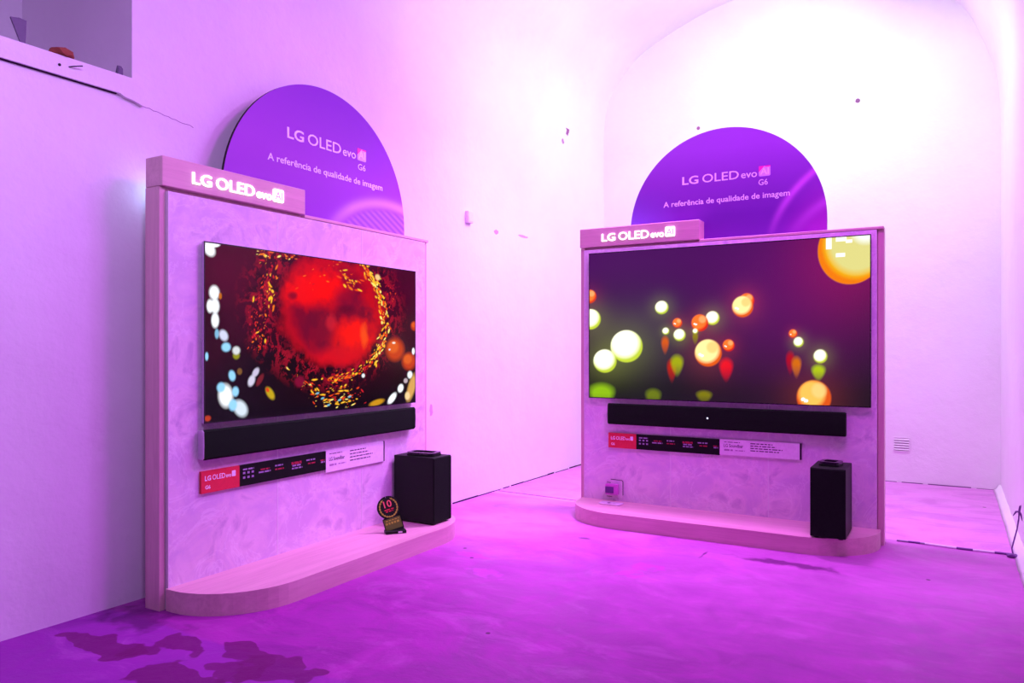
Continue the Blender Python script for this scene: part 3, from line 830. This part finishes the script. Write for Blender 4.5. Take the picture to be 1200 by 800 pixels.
# carrying feet peeping out behind the right stand
def arch_sign(side, label, cx, cz, r, tx, wave):
    loc, a = (RL, AL) if side == 'L' else (RR_, AR)
    t = empty('arched_sign', label, 'sign', at(side, cx, 0.132, 0), a, 'half round purple signs')
    y0, y1 = -0.012, 0.002
    # back board of the half disc on two straight legs down to the floor
    out = [(-r, 0.9), (-r, cz)]
    out += [(r * math.cos(PI - PI * i / 64), cz + r * math.sin(PI - PI * i / 64)) for i in range(1, 64)]
    out += [(r, cz), (r, 0.9), (r * .8, 0.9), (r * .8, 0.0), (r * .7, 0.0), (r * .7, 0.9), (-r * .7, 0.9), (-r * .7, 0), (-r * .8, 0), (-r * .8, .9)]
    prism('board', out, y0 + 0.0015, y1 + 0.004, M_slot, t)
    # printed face: fine mesh carrying the poster artwork
    bm = bmesh.new()
    n, m = 240, 180
    rows = []
    for j in range(m + 1):
        z = 1.80 + (cz + r - 1.80) * (1 - (1 - j / m) ** 1.6)
        hw = r if z <= cz else math.sqrt(max(1e-9, r * r - (z - cz) ** 2))
        rows.append([bm.verts.new((-hw + 2 * hw * i / n, y0, z)) for i in range(n + 1)])
    for j in range(m):
        for i in range(n):
            bm.faces.new((rows[j][i], rows[j][i + 1], rows[j + 1][i + 1], rows[j + 1][i]))
    bm.verts.ensure_lookup_table()
    co = np.array([v.co[:] for v in bm.verts])
    me = bpy.data.meshes.new('printed_face'); bm.to_mesh(me); bm.free()
    X = co[:, 0] / r; Z = (co[:, 2] - cz) / r
    img = np.zeros((len(X), 3))
    if wave == 'L':
        A, B, C_ = np.array((0.24, 0.004, 0.50)), np.array((0.34, 0.05, 0.55)), np.array((0.24, 0.05, 0.50))
        k = np.clip((Z - 0.35 + 0.15 * X) / 0.6, 0, 1)[:, None]
        img = B * (1 - k) + A * k
        k = np.clip((0.35 - Z) / 0.5, 0, 1)[:, None]
        img = img * (1 - k * .6) + C_ * k * .6
        # bright ribbon and fine mesh of lines lower right
        rad = np.hypot((X - 0.78) / 0.86, (Z + 0.42) / 0.62)
        rib = np.exp(-((rad - 1.0) / 0.075) ** 2) * np.clip((X + 0.1) * 2.5, 0, 1)
        img = img * (1 - 0.65 * rib[:, None]) + np.array((0.80, 0.50, 0.90)) * 0.65 * rib[:, None]
        inn = np.clip((0.93 - rad) / 0.06, 0, 1) * np.clip((X + 0.05) * 3, 0, 1)
        tone = 0.5 + 0.5 * np.sin((X * 0.55 + Z) * 110)
        img = img * (1 - (inn * 0.45)[:, None]) + (np.array((0.50, 0.30, 0.80)) * (0.5 + 0.9 * tone[:, None])) * (inn * 0.45)[:, None]
    else:
        A, B, C_ = np.array((0.33, 0.08, 0.58)), np.array((0.16, 0.02, 0.36)), np.array((0.17, 0.10, 0.55))
        k = np.clip((Z - 0.1) / 0.7, 0, 1)[:, None]
        img = B * (1 - k) + A * k
        k = (np.clip((-X - 0.45) / 0.5, 0, 1) * np.clip((0.5 - Z) / 0.5, 0, 1))[:, None]
        img = img * (1 - k) + C_ * k
        for cxx, czz, rr1, wd, s in ((1.55, -0.45, 1.12, 0.035, 0.8), (1.35, -0.55, 0.78, 0.05, 0.7)):
            rad = np.hypot(X - cxx, Z - czz)
            fill = np.clip((rr1 - rad) / 0.35, 0, 1) * 0.35
            img = img * (1 - fill[:, None]) + np.array((0.62, 0.04, 0.62)) * fill[:, None]
            rib = np.exp(-((rad - rr1) / wd) ** 2) * np.clip((Z + 0.05) * 2.0 + 0.3, 0, 1)
            img = img * (1 - s * rib[:, None]) + np.array((0.70, 0.16, 0.80)) * s * rib[:, None]
    at_ = me.color_attributes.new('print', 'FLOAT_COLOR', 'POINT')
    rgba = np.ones((len(X), 4)); rgba[:, :3] = img
    at_.data.foreach_set('color', rgba.ravel())
    face = link('printed_face', me, M_print, t)
    (lx, lz, lw, lh), (gx0, gx1, gz), (sx0, sx1, sz) = tx
    logo(face, 'logo_lettering', M_white_ink, lx - cx, lz, lw, lh, y0, 0.0015, 0.012, M_lilac_ink, M_white_ink)
    w = lw * 0.125
    bm = bmesh.new()
    bm.faces.new([bm.verts.new(v) for v in ((lx - cx + lw * .875, y0 - .0019, lz + lh * .45), (lx - cx + lw * .94, y0 - .0019, lz + lh * 1.12), (lx - cx + lw * .875, y0 - .0019, lz + lh * 1.12))])
    bm.faces.new([bm.verts.new(v) for v in ((lx - cx + lw * .94, y0 - .0019, lz + lh * 1.12), (lx - cx + lw * .94, y0 - .0019, lz + lh * .98), (lx - cx + lw * 1.0, y0 - .0019, lz + lh * .98), (lx - cx + lw, y0 - .0019, lz + lh * 1.12))])
    link('badge_corner', bm_mesh(bm), M_pink_ink, face)
    bm = bmesh.new()
    text_bm(bm, 'G6', gx0 - cx, gx1 - cx, gz, y0, 0.0015, 0.040, 0.004)
    link('model_lettering', bm_mesh(bm), M_white_ink, face)
    bm = bmesh.new()
    text_bm(bm, 'A refer\u00eancia de qualidade de imagem', sx0 - cx, sx1 - cx, sz, y0, 0.0015, 0.040, 0.012)
    link('slogan_lettering', bm_mesh(bm), M_white_ink, face)
    return t

arch_sign('L', 'half-round purple sign with white slogan rising behind the left display stand', 1.152, 2.0, 0.742,
          ((0.845, 2.385, 0.66, 0.066), (1.43, 1.50, 2.325), (0.705, 1.665, 2.232)), 'L')
arch_sign('R', 'half-round purple sign with white slogan rising behind the right display stand', 1.004, 2.045, 0.668,
          ((0.722, 2.352, 0.600, 0.060), (1.245, 1.305, 2.293), (0.585, 1.445, 2.205)), 'R')

# ------------------------------------------------------------------ televisions
def television(side, label, x0, x1, z0, z1, pic, nx, nz):
    a = AL if side == 'L' else AR
    cx = (x0 + x1) / 2
    t = empty('television', label, 'television', at(side, cx, 0, z0), a, 'wall mounted televisions')
    w, h = (x1 - x0), (z1 - z0)
    prism('bezel', rounded(-w / 2, w / 2, 0, h, 0.004, 3), -0.029, -0.014, M_silver, t)
    box('wall_mount', -0.35, 0.35, -0.016, 0.0, h * .3, h * .7, M_black, t)
    b = 0.006
    U, V = np.meshgrid(np.linspace(0, 1, nx + 1), np.linspace(0, 1, nz + 1))
    img = pic(U, V, w - 2 * b, h - 2 * b)
    me = grid_mesh('screen', -w / 2 + b, w / 2 - b, b, h - b, -0.0300, nx, nz, img)
    s = link('screen', me, M_screen, t)
    # black border round the picture
    bm = bmesh.new()
    for q in ((-w / 2, w / 2, 0, b), (-w / 2, w / 2, h - b, h), (-w / 2, -w / 2 + b, b, h - b), (w / 2 - b, w / 2, b, h - b)):
        box_bm(bm, q[0], q[1], -0.0305, -0.029, q[2], q[3])
    link('border', bm_mesh(bm), M_gloss_black, t)
    return t
television('L', 'wide flat television showing a molten red bubble with sparks, on the left stand', 0.186, 1.825, 0.840, 1.711, picture_molten, 480, 260)
television('R', 'larger flat television showing glowing yellow and orange balls, on the right stand', 0.070, 1.941, 0.839, 1.893, picture_balls, 460, 260)

def soundbar(side, label, x0, x1, z0, z1):
    a = AL if side == 'L' else AR
    cx = (x0 + x1) / 2; w = (x1 - x0); h = z1 - z0
    t = empty('soundbar', label, 'soundbar', at(side, cx, 0, z0), a, 'black soundbars')
    bm = bmesh.new()
    # profile in y-z swept along x, front slightly rounded
    prof = [(-0.010, 0.004), (-0.040, 0.0), (-0.049, 0.010), (-0.051, h * .5), (-0.049, h - 0.010), (-0.040, h), (-0.010, h - .004)]
    va = [bm.verts.new((-w / 2 + .006, y, z)) for y, z in prof]; vb = [bm.verts.new((w / 2 - .006, y, z)) for y, z in prof]
    bm.faces.new(va); bm.faces.new(vb[::-1])
    for i in range(len(prof)): bm.faces.new((va[i], va[(i + 1) % len(prof)], vb[(i + 1) % len(prof)], vb[i]))
    link('body', bm_mesh(bm), M_cloth, t)
    for s in (-1, 1):
        bm = bmesh.new()
        x_ = s * w / 2
        prof2 = [(y * 1.01, z) for y, z in prof]
        va = [bm.verts.new((x_ - s * .006, y, z)) for y, z in prof2]; vb = [bm.verts.new((x_, y * .97, h / 2 + (z - h / 2) * .96)) for y, z in prof2]
        bm.faces.new(va); bm.faces.new(vb[::-1])
        for i in range(len(prof)): bm.faces.new((va[i], va[(i + 1) % len(prof)], vb[(i + 1) % len(prof)], vb[i]))
        link('end_cap', bm_mesh(bm), M_silver if s < 0 and side == 'L' else M_black, t)
    box('wall_bracket', -0.3, 0.3, -0.012, 0.0, h * .25, h * .75, M_black, t)
    if side == 'R':
        bm = bmesh.new()
        bmesh.ops.create_circle(bm, cap_ends=True, radius=0.006, segments=12, matrix=Matrix.Translation((-0.065, -0.0518, h * .5)) @ Matrix.Rotation(PI / 2, 4, 'X'))
        link('status_light', bm_mesh(bm), M_led, t)
    return t
soundbar('L', 'long black soundbar mounted under the molten red picture', 0.166, 1.800, 0.668, 0.813)
soundbar('R', 'long black soundbar with a tiny status light, under the glowing balls picture', 0.225, 1.802, 0.656, 0.806)

# ------------------------------------------------------------------ product labels under the soundbars
def dashes(bm, x0, x1, z, h, y, rnd, word=(0.012, 0.035)):
    x = x0
    while x < x1:
        w = rnd.uniform(*word)
        w = min(w, x1 - x)
        box_bm(bm, x, x + w, y - 0.0006, y, z, z + h)
        x += w + 0.006

def labels(side, where, xa, xb, xc, xd, z0, z1, zr):
    a = AL if side == 'L' else AR
    rnd = random.Random(5)
    t = empty('television_label', 'red and black television label strip ' + where, 'label', at(side, (xa + xc) / 2, 0, z0), a, 'television label strips')
    o = (xa + xc) / 2
    H = z1 - z0
    r = box('red_panel', xa - o, xb - o, -0.014, 0.0, 0, H, M_red_print, t)
    k = box('black_panel', xb - o, xc - o, -0.014, 0.0, 0, H, M_black_print, t)
    y = -0.014
    w = xb - xa
    logo(r, 'logo_lettering', M_white_ink, xa - o + w * .09, H * .56, w * .80, 0.025, y, 0.0008, 0.016, M_white_ink)
    bm = bmesh.new(); text_bm(bm, 'G6', xa - o + w * .10, xa - o + w * .23, H * .18, y, 0.0008, 0.018, 0.02)
    link('model_lettering', bm_mesh(bm), M_white_ink, r)
    L0 = xb - o; Wd = xc - xb
    bm = bmesh.new()
    for i in range(3):
        for j in range(2):
            box_bm(bm, L0 + Wd * (.035 + i * .045), L0 + Wd * (.035 + i * .045) + .014, y - .0006, y, H * (.34 + .22 * j), H * (.34 + .22 * j) + .011)
    for f0, f1, z in ((.035, .15, .74), (.20, .33, .47), (.38, .47, .66), (.58, .68, .50), (.575, .70, .36), (.75, .87, .66), (.935, .985, .42)):
        dashes(bm, L0 + Wd * f0, L0 + Wd * f1, H * z, H * .075, y, rnd)
    link('small_print', bm_mesh(bm), plain('dim_lilac_ink', (0.34, 0.26, 0.44), 0.5), k)
    bm = bmesh.new()
    for f0, f1, z in ((.22, .32, .60), (.38, .48, .48), (.57, .69, .66), (.57, .69, .60), (.77, .86, .48), (.93, .985, .52)):
        dashes(bm, L0 + Wd * f0, L0 + Wd * f1, H * z, H * .07, y, rnd)
    link('red_small_print', bm_mesh(bm), M_red_ink, k)
    t2 = empty('soundbar_label', 'white soundbar label card ' + where, 'label', at(side, (xc + xd) / 2, 0, zr), a, 'soundbar label cards')
    o = (xc + xd) / 2; H2 = z1 + 0.004 - zr
    c = box('card', xc + .001 - o, xd - .010 - o, -0.012, 0.0, 0, H2, M_white_print, t2)
    box('end_strip', xd - .010 - o, xd - o, -0.0125, 0.0, 0, H2, M_slot, t2)
    y = -0.012; L0 = xc - o; Wd = xd - xc
    bm = bmesh.new(); text_bm(bm, 'LG Soundbar', L0 + Wd * .055, L0 + Wd * .30, H2 * .50, y, 0.0008, 0.022, 0.006)
    link('title_lettering', bm_mesh(bm), M_ink, c)
    bm = bmesh.new()
    dashes(bm, L0 + Wd * .06, L0 + Wd * .26, H2 * .80, .004, y, rnd)
    for i, e in enumerate((.66, .70, .78, .74)):
        dashes(bm, L0 + Wd * .39, L0 + Wd * e, H2 * (.78 - .15 * i), .006, y, rnd)
    link('small_print', bm_mesh(bm), M_ink, c)
    bm = bmesh.new()
    dashes(bm, L0 + Wd * .06, L0 + Wd * .17, H2 * .26, .011, y, rnd, (.03, .06)); dashes(bm, L0 + Wd * .20, L0 + Wd * .32, H2 * .28, .006, y, rnd)
    link('grey_small_print', bm_mesh(bm), M_ink_grey, c)
labels('L', 'on the left stand', 0.183, 0.407, 1.011, 1.529, 0.505, 0.611, 0.489)
labels('R', 'on the right stand', 0.218, 0.430, 1.019, 1.538, 0.484, 0.590, 0.490)

# ------------------------------------------------------------------ subwoofers and what stands on them
def subwoofer(side, label, x0, x1, yf, yb, h):
    a = AL if side == 'L' else AR
    cx = (x0 + x1) / 2; cy = (yf + yb) / 2; w = x1 - x0; d = yb - yf
    t = empty('subwoofer', label, 'subwoofer', at(side, cx, cy, 0.1), a, 'black subwoofers')
    bm = bmesh.new(); box_bm(bm, -w / 2, w / 2, -d / 2 + .004, d / 2, 0.008, h, 0.004, 2)
    link('cabinet', bm_mesh(bm), M_black, t)
    bm = bmesh.new(); box_bm(bm, -w / 2 + .003, w / 2 - .003, -d / 2 - .001, -d / 2 + .006, 0.014, h - .006, 0.002, 1)
    link('front_cloth', bm_mesh(bm), M_cloth, t)
    for sx in (-1, 1):
        for sy in (-1, 1):
            bm = bmesh.new()
            bmesh.ops.create_cone(bm, cap_ends=True, segments=12, radius1=.014, radius2=.016, depth=.008, matrix=Matrix.Translation((sx * (w / 2 - .03), sy * (d / 2 - .035), .004)))
            link('foot', bm_mesh(bm), M_black, t)
    return t
subwoofer('L', 'tall black subwoofer at the right end of the left platform', 1.612, 1.804, -0.335, -0.02, 0.418)
subwoofer('R', 'tall black subwoofer at the right end of the right platform', 1.650, 1.842, -0.415, -0.105, 0.408)

def puck(side, label, x, y, z, w, d, h, rot, n):
    a = AL if side == 'L' else AR
    t = empty('security_tray', label, 'tray', at(side, x, y, z), a + rot)
    prism('base_plate', rounded(-w / 2, w / 2, -d / 2, d / 2, min(w, d) * .2, 5), 0, h * .45, M_black, t, 'xy')
    # raised rim as a closed rounded loop
    bm = bmesh.new()
    o = rounded(-w / 2, w / 2, -d / 2, d / 2, min(w, d) * .25, 5); i_ = rounded(-w / 2 + .022, w / 2 - .022, -d / 2 + .022, d / 2 - .022, min(w, d) * .15, 5)
    rings = []
    for pts, z_ in ((o, h * .45), (o, h), (i_, h), (i_, h * .45)):
        rings.append([bm.verts.new((p[0], p[1], z_)) for p in pts])
    m = len(o)
    for r in range(4):
        A, B = rings[r], rings[(r + 1) % 4]
        for k in range(m): bm.faces.new((A[k], A[(k + 1) % m], B[(k + 1) % m], B[k]))
    link('rim', bm_mesh(bm), M_gloss_black, t)
    prism('glossy_insert', rounded(-w / 2 + .04, w / 2 - .04, -d / 2 + .035, d / 2 - .035, .006, 3), h * .45, h * .6, M_metal, t, 'xy')
    return t
puck('L', 'flat black tray lying on the subwoofer of the left stand', 1.705, -0.19, 0.518, 0.125, 0.20, 0.022, 0.12, 'L')
puck('R', 'flat black tray with raised rim on the subwoofer of the right stand', 1.745, -0.27, 0.508, 0.115, 0.125, 0.026, -0.15, 'R')

# ------------------------------------------------------------------ award standee on the left platform
aw = empty('award_standee', 'small black and gold laurel award standee beside the left subwoofer', 'award', (-2.905, 3.475, 0.101), math.radians(52))
def lean(o): o.rotation_euler = (math.radians(-16), math.radians(-14), 0)
bm = bmesh.new()
box_bm(bm, -0.062, 0.062, -0.028, 0.028, 0.0, 0.018, 0.002, 1)
link('foot_block', bm_mesh(bm), M_black, aw)
# back board: rectangular lower tab, round wreath plate with a notch at the top
out = [(-0.055, 0.0), (0.055, 0.0), (0.055, 0.082), (0.036, 0.090)]
for i in range(0, 25):
    th = math.radians(-58 + i * (146 - 0) / 24)
    out.append((0.068 * math.cos(th), 0.143 + 0.068 * math.sin(th)))
out += [(0.012, 0.190)] if False else []
out.append((0.0, 0.196))
for i in range(0, 25):
    th = math.radians(92 + i * 146 / 24)
    out.append((0.068 * math.cos(th), 0.143 + 0.068 * math.sin(th)))
out += [(-0.036, 0.090), (-0.055, 0.082)]
bd = prism('board', out, -0.004, 0.004, M_black, aw)
bd.location = (0, 0, 0.012); lean(bd)
# laurel wreath: leaves along two arcs
bm = bmesh.new()
for s in (-1, 1):
    for k in range(9):
        th = math.radians(-82 + k * 17)
        cx, cz = s * 0.052 * math.cos(th), 0.143 + 0.055 * math.sin(th)
        tang = th + PI / 2
        dx, dz = s * math.cos(tang), math.sin(tang)
        px, pz = -dz, dx
        L_, w_ = 0.013, 0.0055
        vs = [(cx - dx * L_, cz - dz * L_), (cx + px * w_, cz + pz * w_), (cx + dx * L_, cz + dz * L_), (cx - px * w_, cz - pz * w_)]
        prism_bm(bm, vs, -0.0055, -0.0035)
link('laurel_wreath', bm_mesh(bm), M_gold, bd)
bm = bmesh.new()
text_bm(bm, '10', -0.024, 0.024, 0.145, -0.004, 0.0012, 0.042, 0.012)
link('number_lettering', bm_mesh(bm), plain('coral_print', (0.85, 0.16, 0.14), 0.4), bd)
bm = bmesh.new()
rnd = random.Random(2)
for z, hw in ((0.128, .028), (0.117, .022)): dashes(bm, -hw, hw, z, .006, -0.004, rnd)
link('red_small_print', bm_mesh(bm), M_red_print, bd)
bm = bmesh.new()
box_bm(bm, -0.05, 0.05, -0.005, -0.0035, 0.012, 0.078)
gp = link('gold_panel', bm_mesh(bm), plain('olive_gold_print', (0.12, 0.20, 0.02), 0.4, 0.5, 0.3), bd)
bm = bmesh.new()
for z, hw, hh in ((0.064, .040, .006), (0.045, .044, .012)): dashes(bm, -hw, hw, z, hh, -0.005, rnd, (.008, .016))
link('small_print', bm_mesh(bm), M_gold, gp)
bm = bmesh.new(); box_bm(bm, 0.012, 0.036, -0.0295, -0.0275, 0.004, 0.013)
link('white_mark', bm_mesh(bm), M_white, aw)

# ------------------------------------------------------------------ wall socket with plug and the little clear sign on the right stand
ws = empty('wall_socket', 'square wall socket with a glowing magenta plug, low on the right stand', 'socket', at('R', 0.262, 0, 0.125), AR)
prism('plate', rounded(-0.064, 0.064, 0.0, 0.126, 0.010, 4), -0.006, 0.0, M_stone, ws)
bm = bmesh.new()
pl_ = [p for p in rounded(-0.064, 0.064, 0.0, 0.126, 0.010, 4)]
tube_bm(bm, [(p[0], -0.006, p[1]) for p in [(0.064, 0.02), (0.064, 0.116), (0.062, 0.122), (0.056, 0.126), (-0.03, 0.128)]], 0.0022, 6)
tube_bm(bm, [(-0.060, -0.006, 0.106), (-0.030, -0.006, 0.104)], 0.0022, 6)
tube_bm(bm, [(-0.060, -0.006, 0.004), (-0.020, -0.006, 0.003)], 0.002, 6)
link('plate_outline', bm_mesh(bm), M_slot, ws)
bm = bmesh.new(); box_bm(bm, -0.060, 0.034, -0.040, -0.005, 0.022, 0.098, 0.005, 2)
pg = link('plug', bm_mesh(bm), M_pink_plastic, ws)
bm = bmesh.new(); box_bm(bm, -0.058, 0.006, -0.0425, -0.039, 0.034, 0.080, 0.003, 1)
link('plug_face', bm_mesh(bm), plain('deep_violet_plastic', (0.12, 0.02, 0.20), 0.4), pg)

cs = empty('acrylic_sign', 'tiny clear acrylic sign with a dark round logo, lying below the wall socket', 'sign', at('R', 0.29, -0.12, 0.1), AR)
box('plate', -0.085, 0.075, -0.045, 0.035, 0.0, 0.008, M_clear, cs, 0.002, 1)
bm = bmesh.new(); bmesh.ops.create_cone(bm, cap_ends=True, segments=16, radius1=.011, radius2=.011, depth=.002, matrix=Matrix.Translation((-.018, -.012, .0085)))
link('logo_mark', bm_mesh(bm), M_ink, cs)
bm = bmesh.new(); text_bm(bm, 'LG', 0, 0.026, 0, 0, 0.0006, 0.016, 0.01)
for v in bm.verts: v.co = (v.co.x - .002, v.co.z - .018, .0082 - v.co.y)
link('logo_lettering', bm_mesh(bm), M_ink_grey, cs)

# ------------------------------------------------------------------ small things on walls and floor
jb = empty('junction_box', 'small white junction box high on the left wall between the stands', 'junction box', (XL, 4.93, 2.195), PI / 2)
bm = bmesh.new(); box_bm(bm, -0.038, 0.038, -0.032, 0.0, 0, 0.092, 0.004, 2); link('housing', bm_mesh(bm), M_white, jb)
bm = bmesh.new(); box_bm(bm, -0.030, 0.030, -0.035, -0.031, 0.008, 0.084, 0.002, 1); link('cover', bm_mesh(bm), M_white, jb)

vg = empty('vent_grille', 'small white louvred vent low on the arched back wall', 'vent', (-0.482, YB, 0.275), 0)
bm = bmesh.new()
for q in ((-0.068, 0.068, 0, .010), (-0.068, 0.068, .122, .132), (-.068, -.060, .01, .122), (.060, .068, .01, .122)): box_bm(bm, q[0], q[1], -0.008, 0.0, q[2], q[3])
link('grille_frame', bm_mesh(bm), M_white, vg)
for k in range(5):
    bm = bmesh.new(); z = 0.016 + k * .022
    vs = [bm.verts.new(c) for c in ((-.06, -.012, z), (.06, -.012, z), (.06, -.001, z + .012), (-.06, -.001, z + .012), (-.06, -.012, z + .003), (.06, -.012, z + .003), (.06, -.001, z + .015), (-.06, -.001, z + .015))]
    for f in ((0, 1, 2, 3), (7, 6, 5, 4), (0, 4, 5, 1), (1, 5, 6, 2), (2, 6, 7, 3), (3, 7, 4, 0)): bm.faces.new([vs[i] for i in f])
    link('slat', bm_mesh(bm), M_ink_grey if False else M_white, vg)
box('dark_back', -.060, .060, -0.0008, 0.0, .010, .122, M_ink_grey, vg)

# debris on the sill of the deep recess
sh = [(0.0, 0.0), (0.012, 0.0), (0.016, 0.045), (0.018, 0.115), (-0.010, 0.118), (-0.045, 0.110), (-0.020, 0.05)]
o = prism('card_scrap', sh, -0.004, 0.004, M_grey_card); tag(o, 'grey triangular card scrap standing on the sill of the high recess', 'scrap')
o.location = (XL - 0.03, 1.648, 2.473); o.rotation_euler = (0, 0, PI / 2)
def shard(name, label, cat, loc, sx, sy, sz, mat, seed):
    r = random.Random(seed)
    bm = bmesh.new()
    bmesh.ops.create_icosphere(bm, subdivisions=2, radius=1)
    for v in bm.verts:
        v.co = Vector((v.co.x * sx, v.co.y * sy, max(v.co.z, -0.2) * sz)) * r.uniform(.75, 1.2)
    mz = min(v.co.z for v in bm.verts)
    for v in bm.verts: v.co.z -= mz
    o = link(name, bm_mesh(bm), mat); o.location = loc
    return tag(o, label, cat)
shard('brick_shard', 'reddish brown broken shard on the sill edge above the nail', 'debris', (XL - 0.0, 1.80, 2.473), .035, .052, .032, M_brown, 4)
shard('plaster_crumb', 'small dark crumb in the corner of the high recess', 'debris', (XL - 0.02, 2.07, 2.473), .018, .016, .045, M_grey_card, 8)
bm = bmesh.new()
tube_bm(bm, [(XL + .015, 1.81, 2.430), (XL + .035, 1.83, 2.436), (XL + .05, 1.86, 2.444)], 0.003, 6)
tag(link('wall_nail', bm_mesh(bm), M_metal), 'bent grey nail sticking out of the plaster ledge', 'nail')
bm = bmesh.new()
bmesh.ops.create_cone(bm, cap_ends=True, segments=12, radius1=.006, radius2=.006, depth=.004, matrix=Matrix.Translation((XL + .023, 1.775, 2.428)) @ Matrix.Rotation(PI / 2, 4, 'Y'))
tag(link('wall_plug', bm_mesh(bm), M_slot), 'dark round wall plug left of the bent nail on the ledge', 'wall plug')

# cable along the floor joint at the right, rising at the right wall
fc = empty('floor_cable', 'thin taped cable along the floor joint right of the right stand', 'cable', (-0.36, 5.24, 0))
def cab(t): return Vector((-0.36 + t * 0.64, 5.24 - t * 0.026 + 0.006 * math.sin(t * 9), 0.006))
def seg(name, a, b, mat, r=0.0055):
    bm = bmesh.new()
    tube_bm(bm, [cab(a + (b - a) * i / 8) - Vector((-0.36, 5.24, 0)) for i in range(9)], r, 8)
    link(name, bm_mesh(bm), mat, fc)
seg('sheath', 0.0, 0.24, M_cable); seg('dark_sheath', 0.10, 0.20, M_cable_dark, .0062)
seg('white_tape', 0.24, 0.50, M_cable_white, .0075); seg('dark_sheath', 0.50, 0.63, M_cable_dark, .007)
seg('white_tape', 0.63, 0.80, M_cable_white, .007); seg('sheath', 0.80, 1.0, M_cable_dark, .0065)

wd = empty('dangling_cord', 'drooping dark cord with a split end against the right wall', 'cord', (0.235, 5.20, 0.0))
bm = bmesh.new()
tube_bm(bm, [(0.005, -.02, .012), (0.0, -.01, .05), (0.012, 0, .10), (0.025, 0, .16), (0.033, 0, .22), (0.036, .01, .27)], [.004] * 6, 7)
link('cord', bm_mesh(bm), M_cable_dark, wd)
bm = bmesh.new()
for ex, ez in ((.006, .235), (.05, .21), (.045, .30)):
    tube_bm(bm, [(0.035, 0.0, .262), ((0.035 + ex) / 2, 0, (.262 + ez) / 2 + .012), (ex, 0, ez)], [.006, .006, .002], 6)
link('split_end', bm_mesh(bm), M_cable_dark, wd)
bm = bmesh.new()
bmesh.ops.create_icosphere(bm, subdivisions=2, radius=1)
for v in bm.verts: v.co = Vector((v.co.x * .032, v.co.y * .03, (v.co.z + .9) * .012)) * rr.uniform(.8, 1.2) + Vector((.0, -.02, 0))
link('cord_coil', bm_mesh(bm), M_cable_dark, wd)
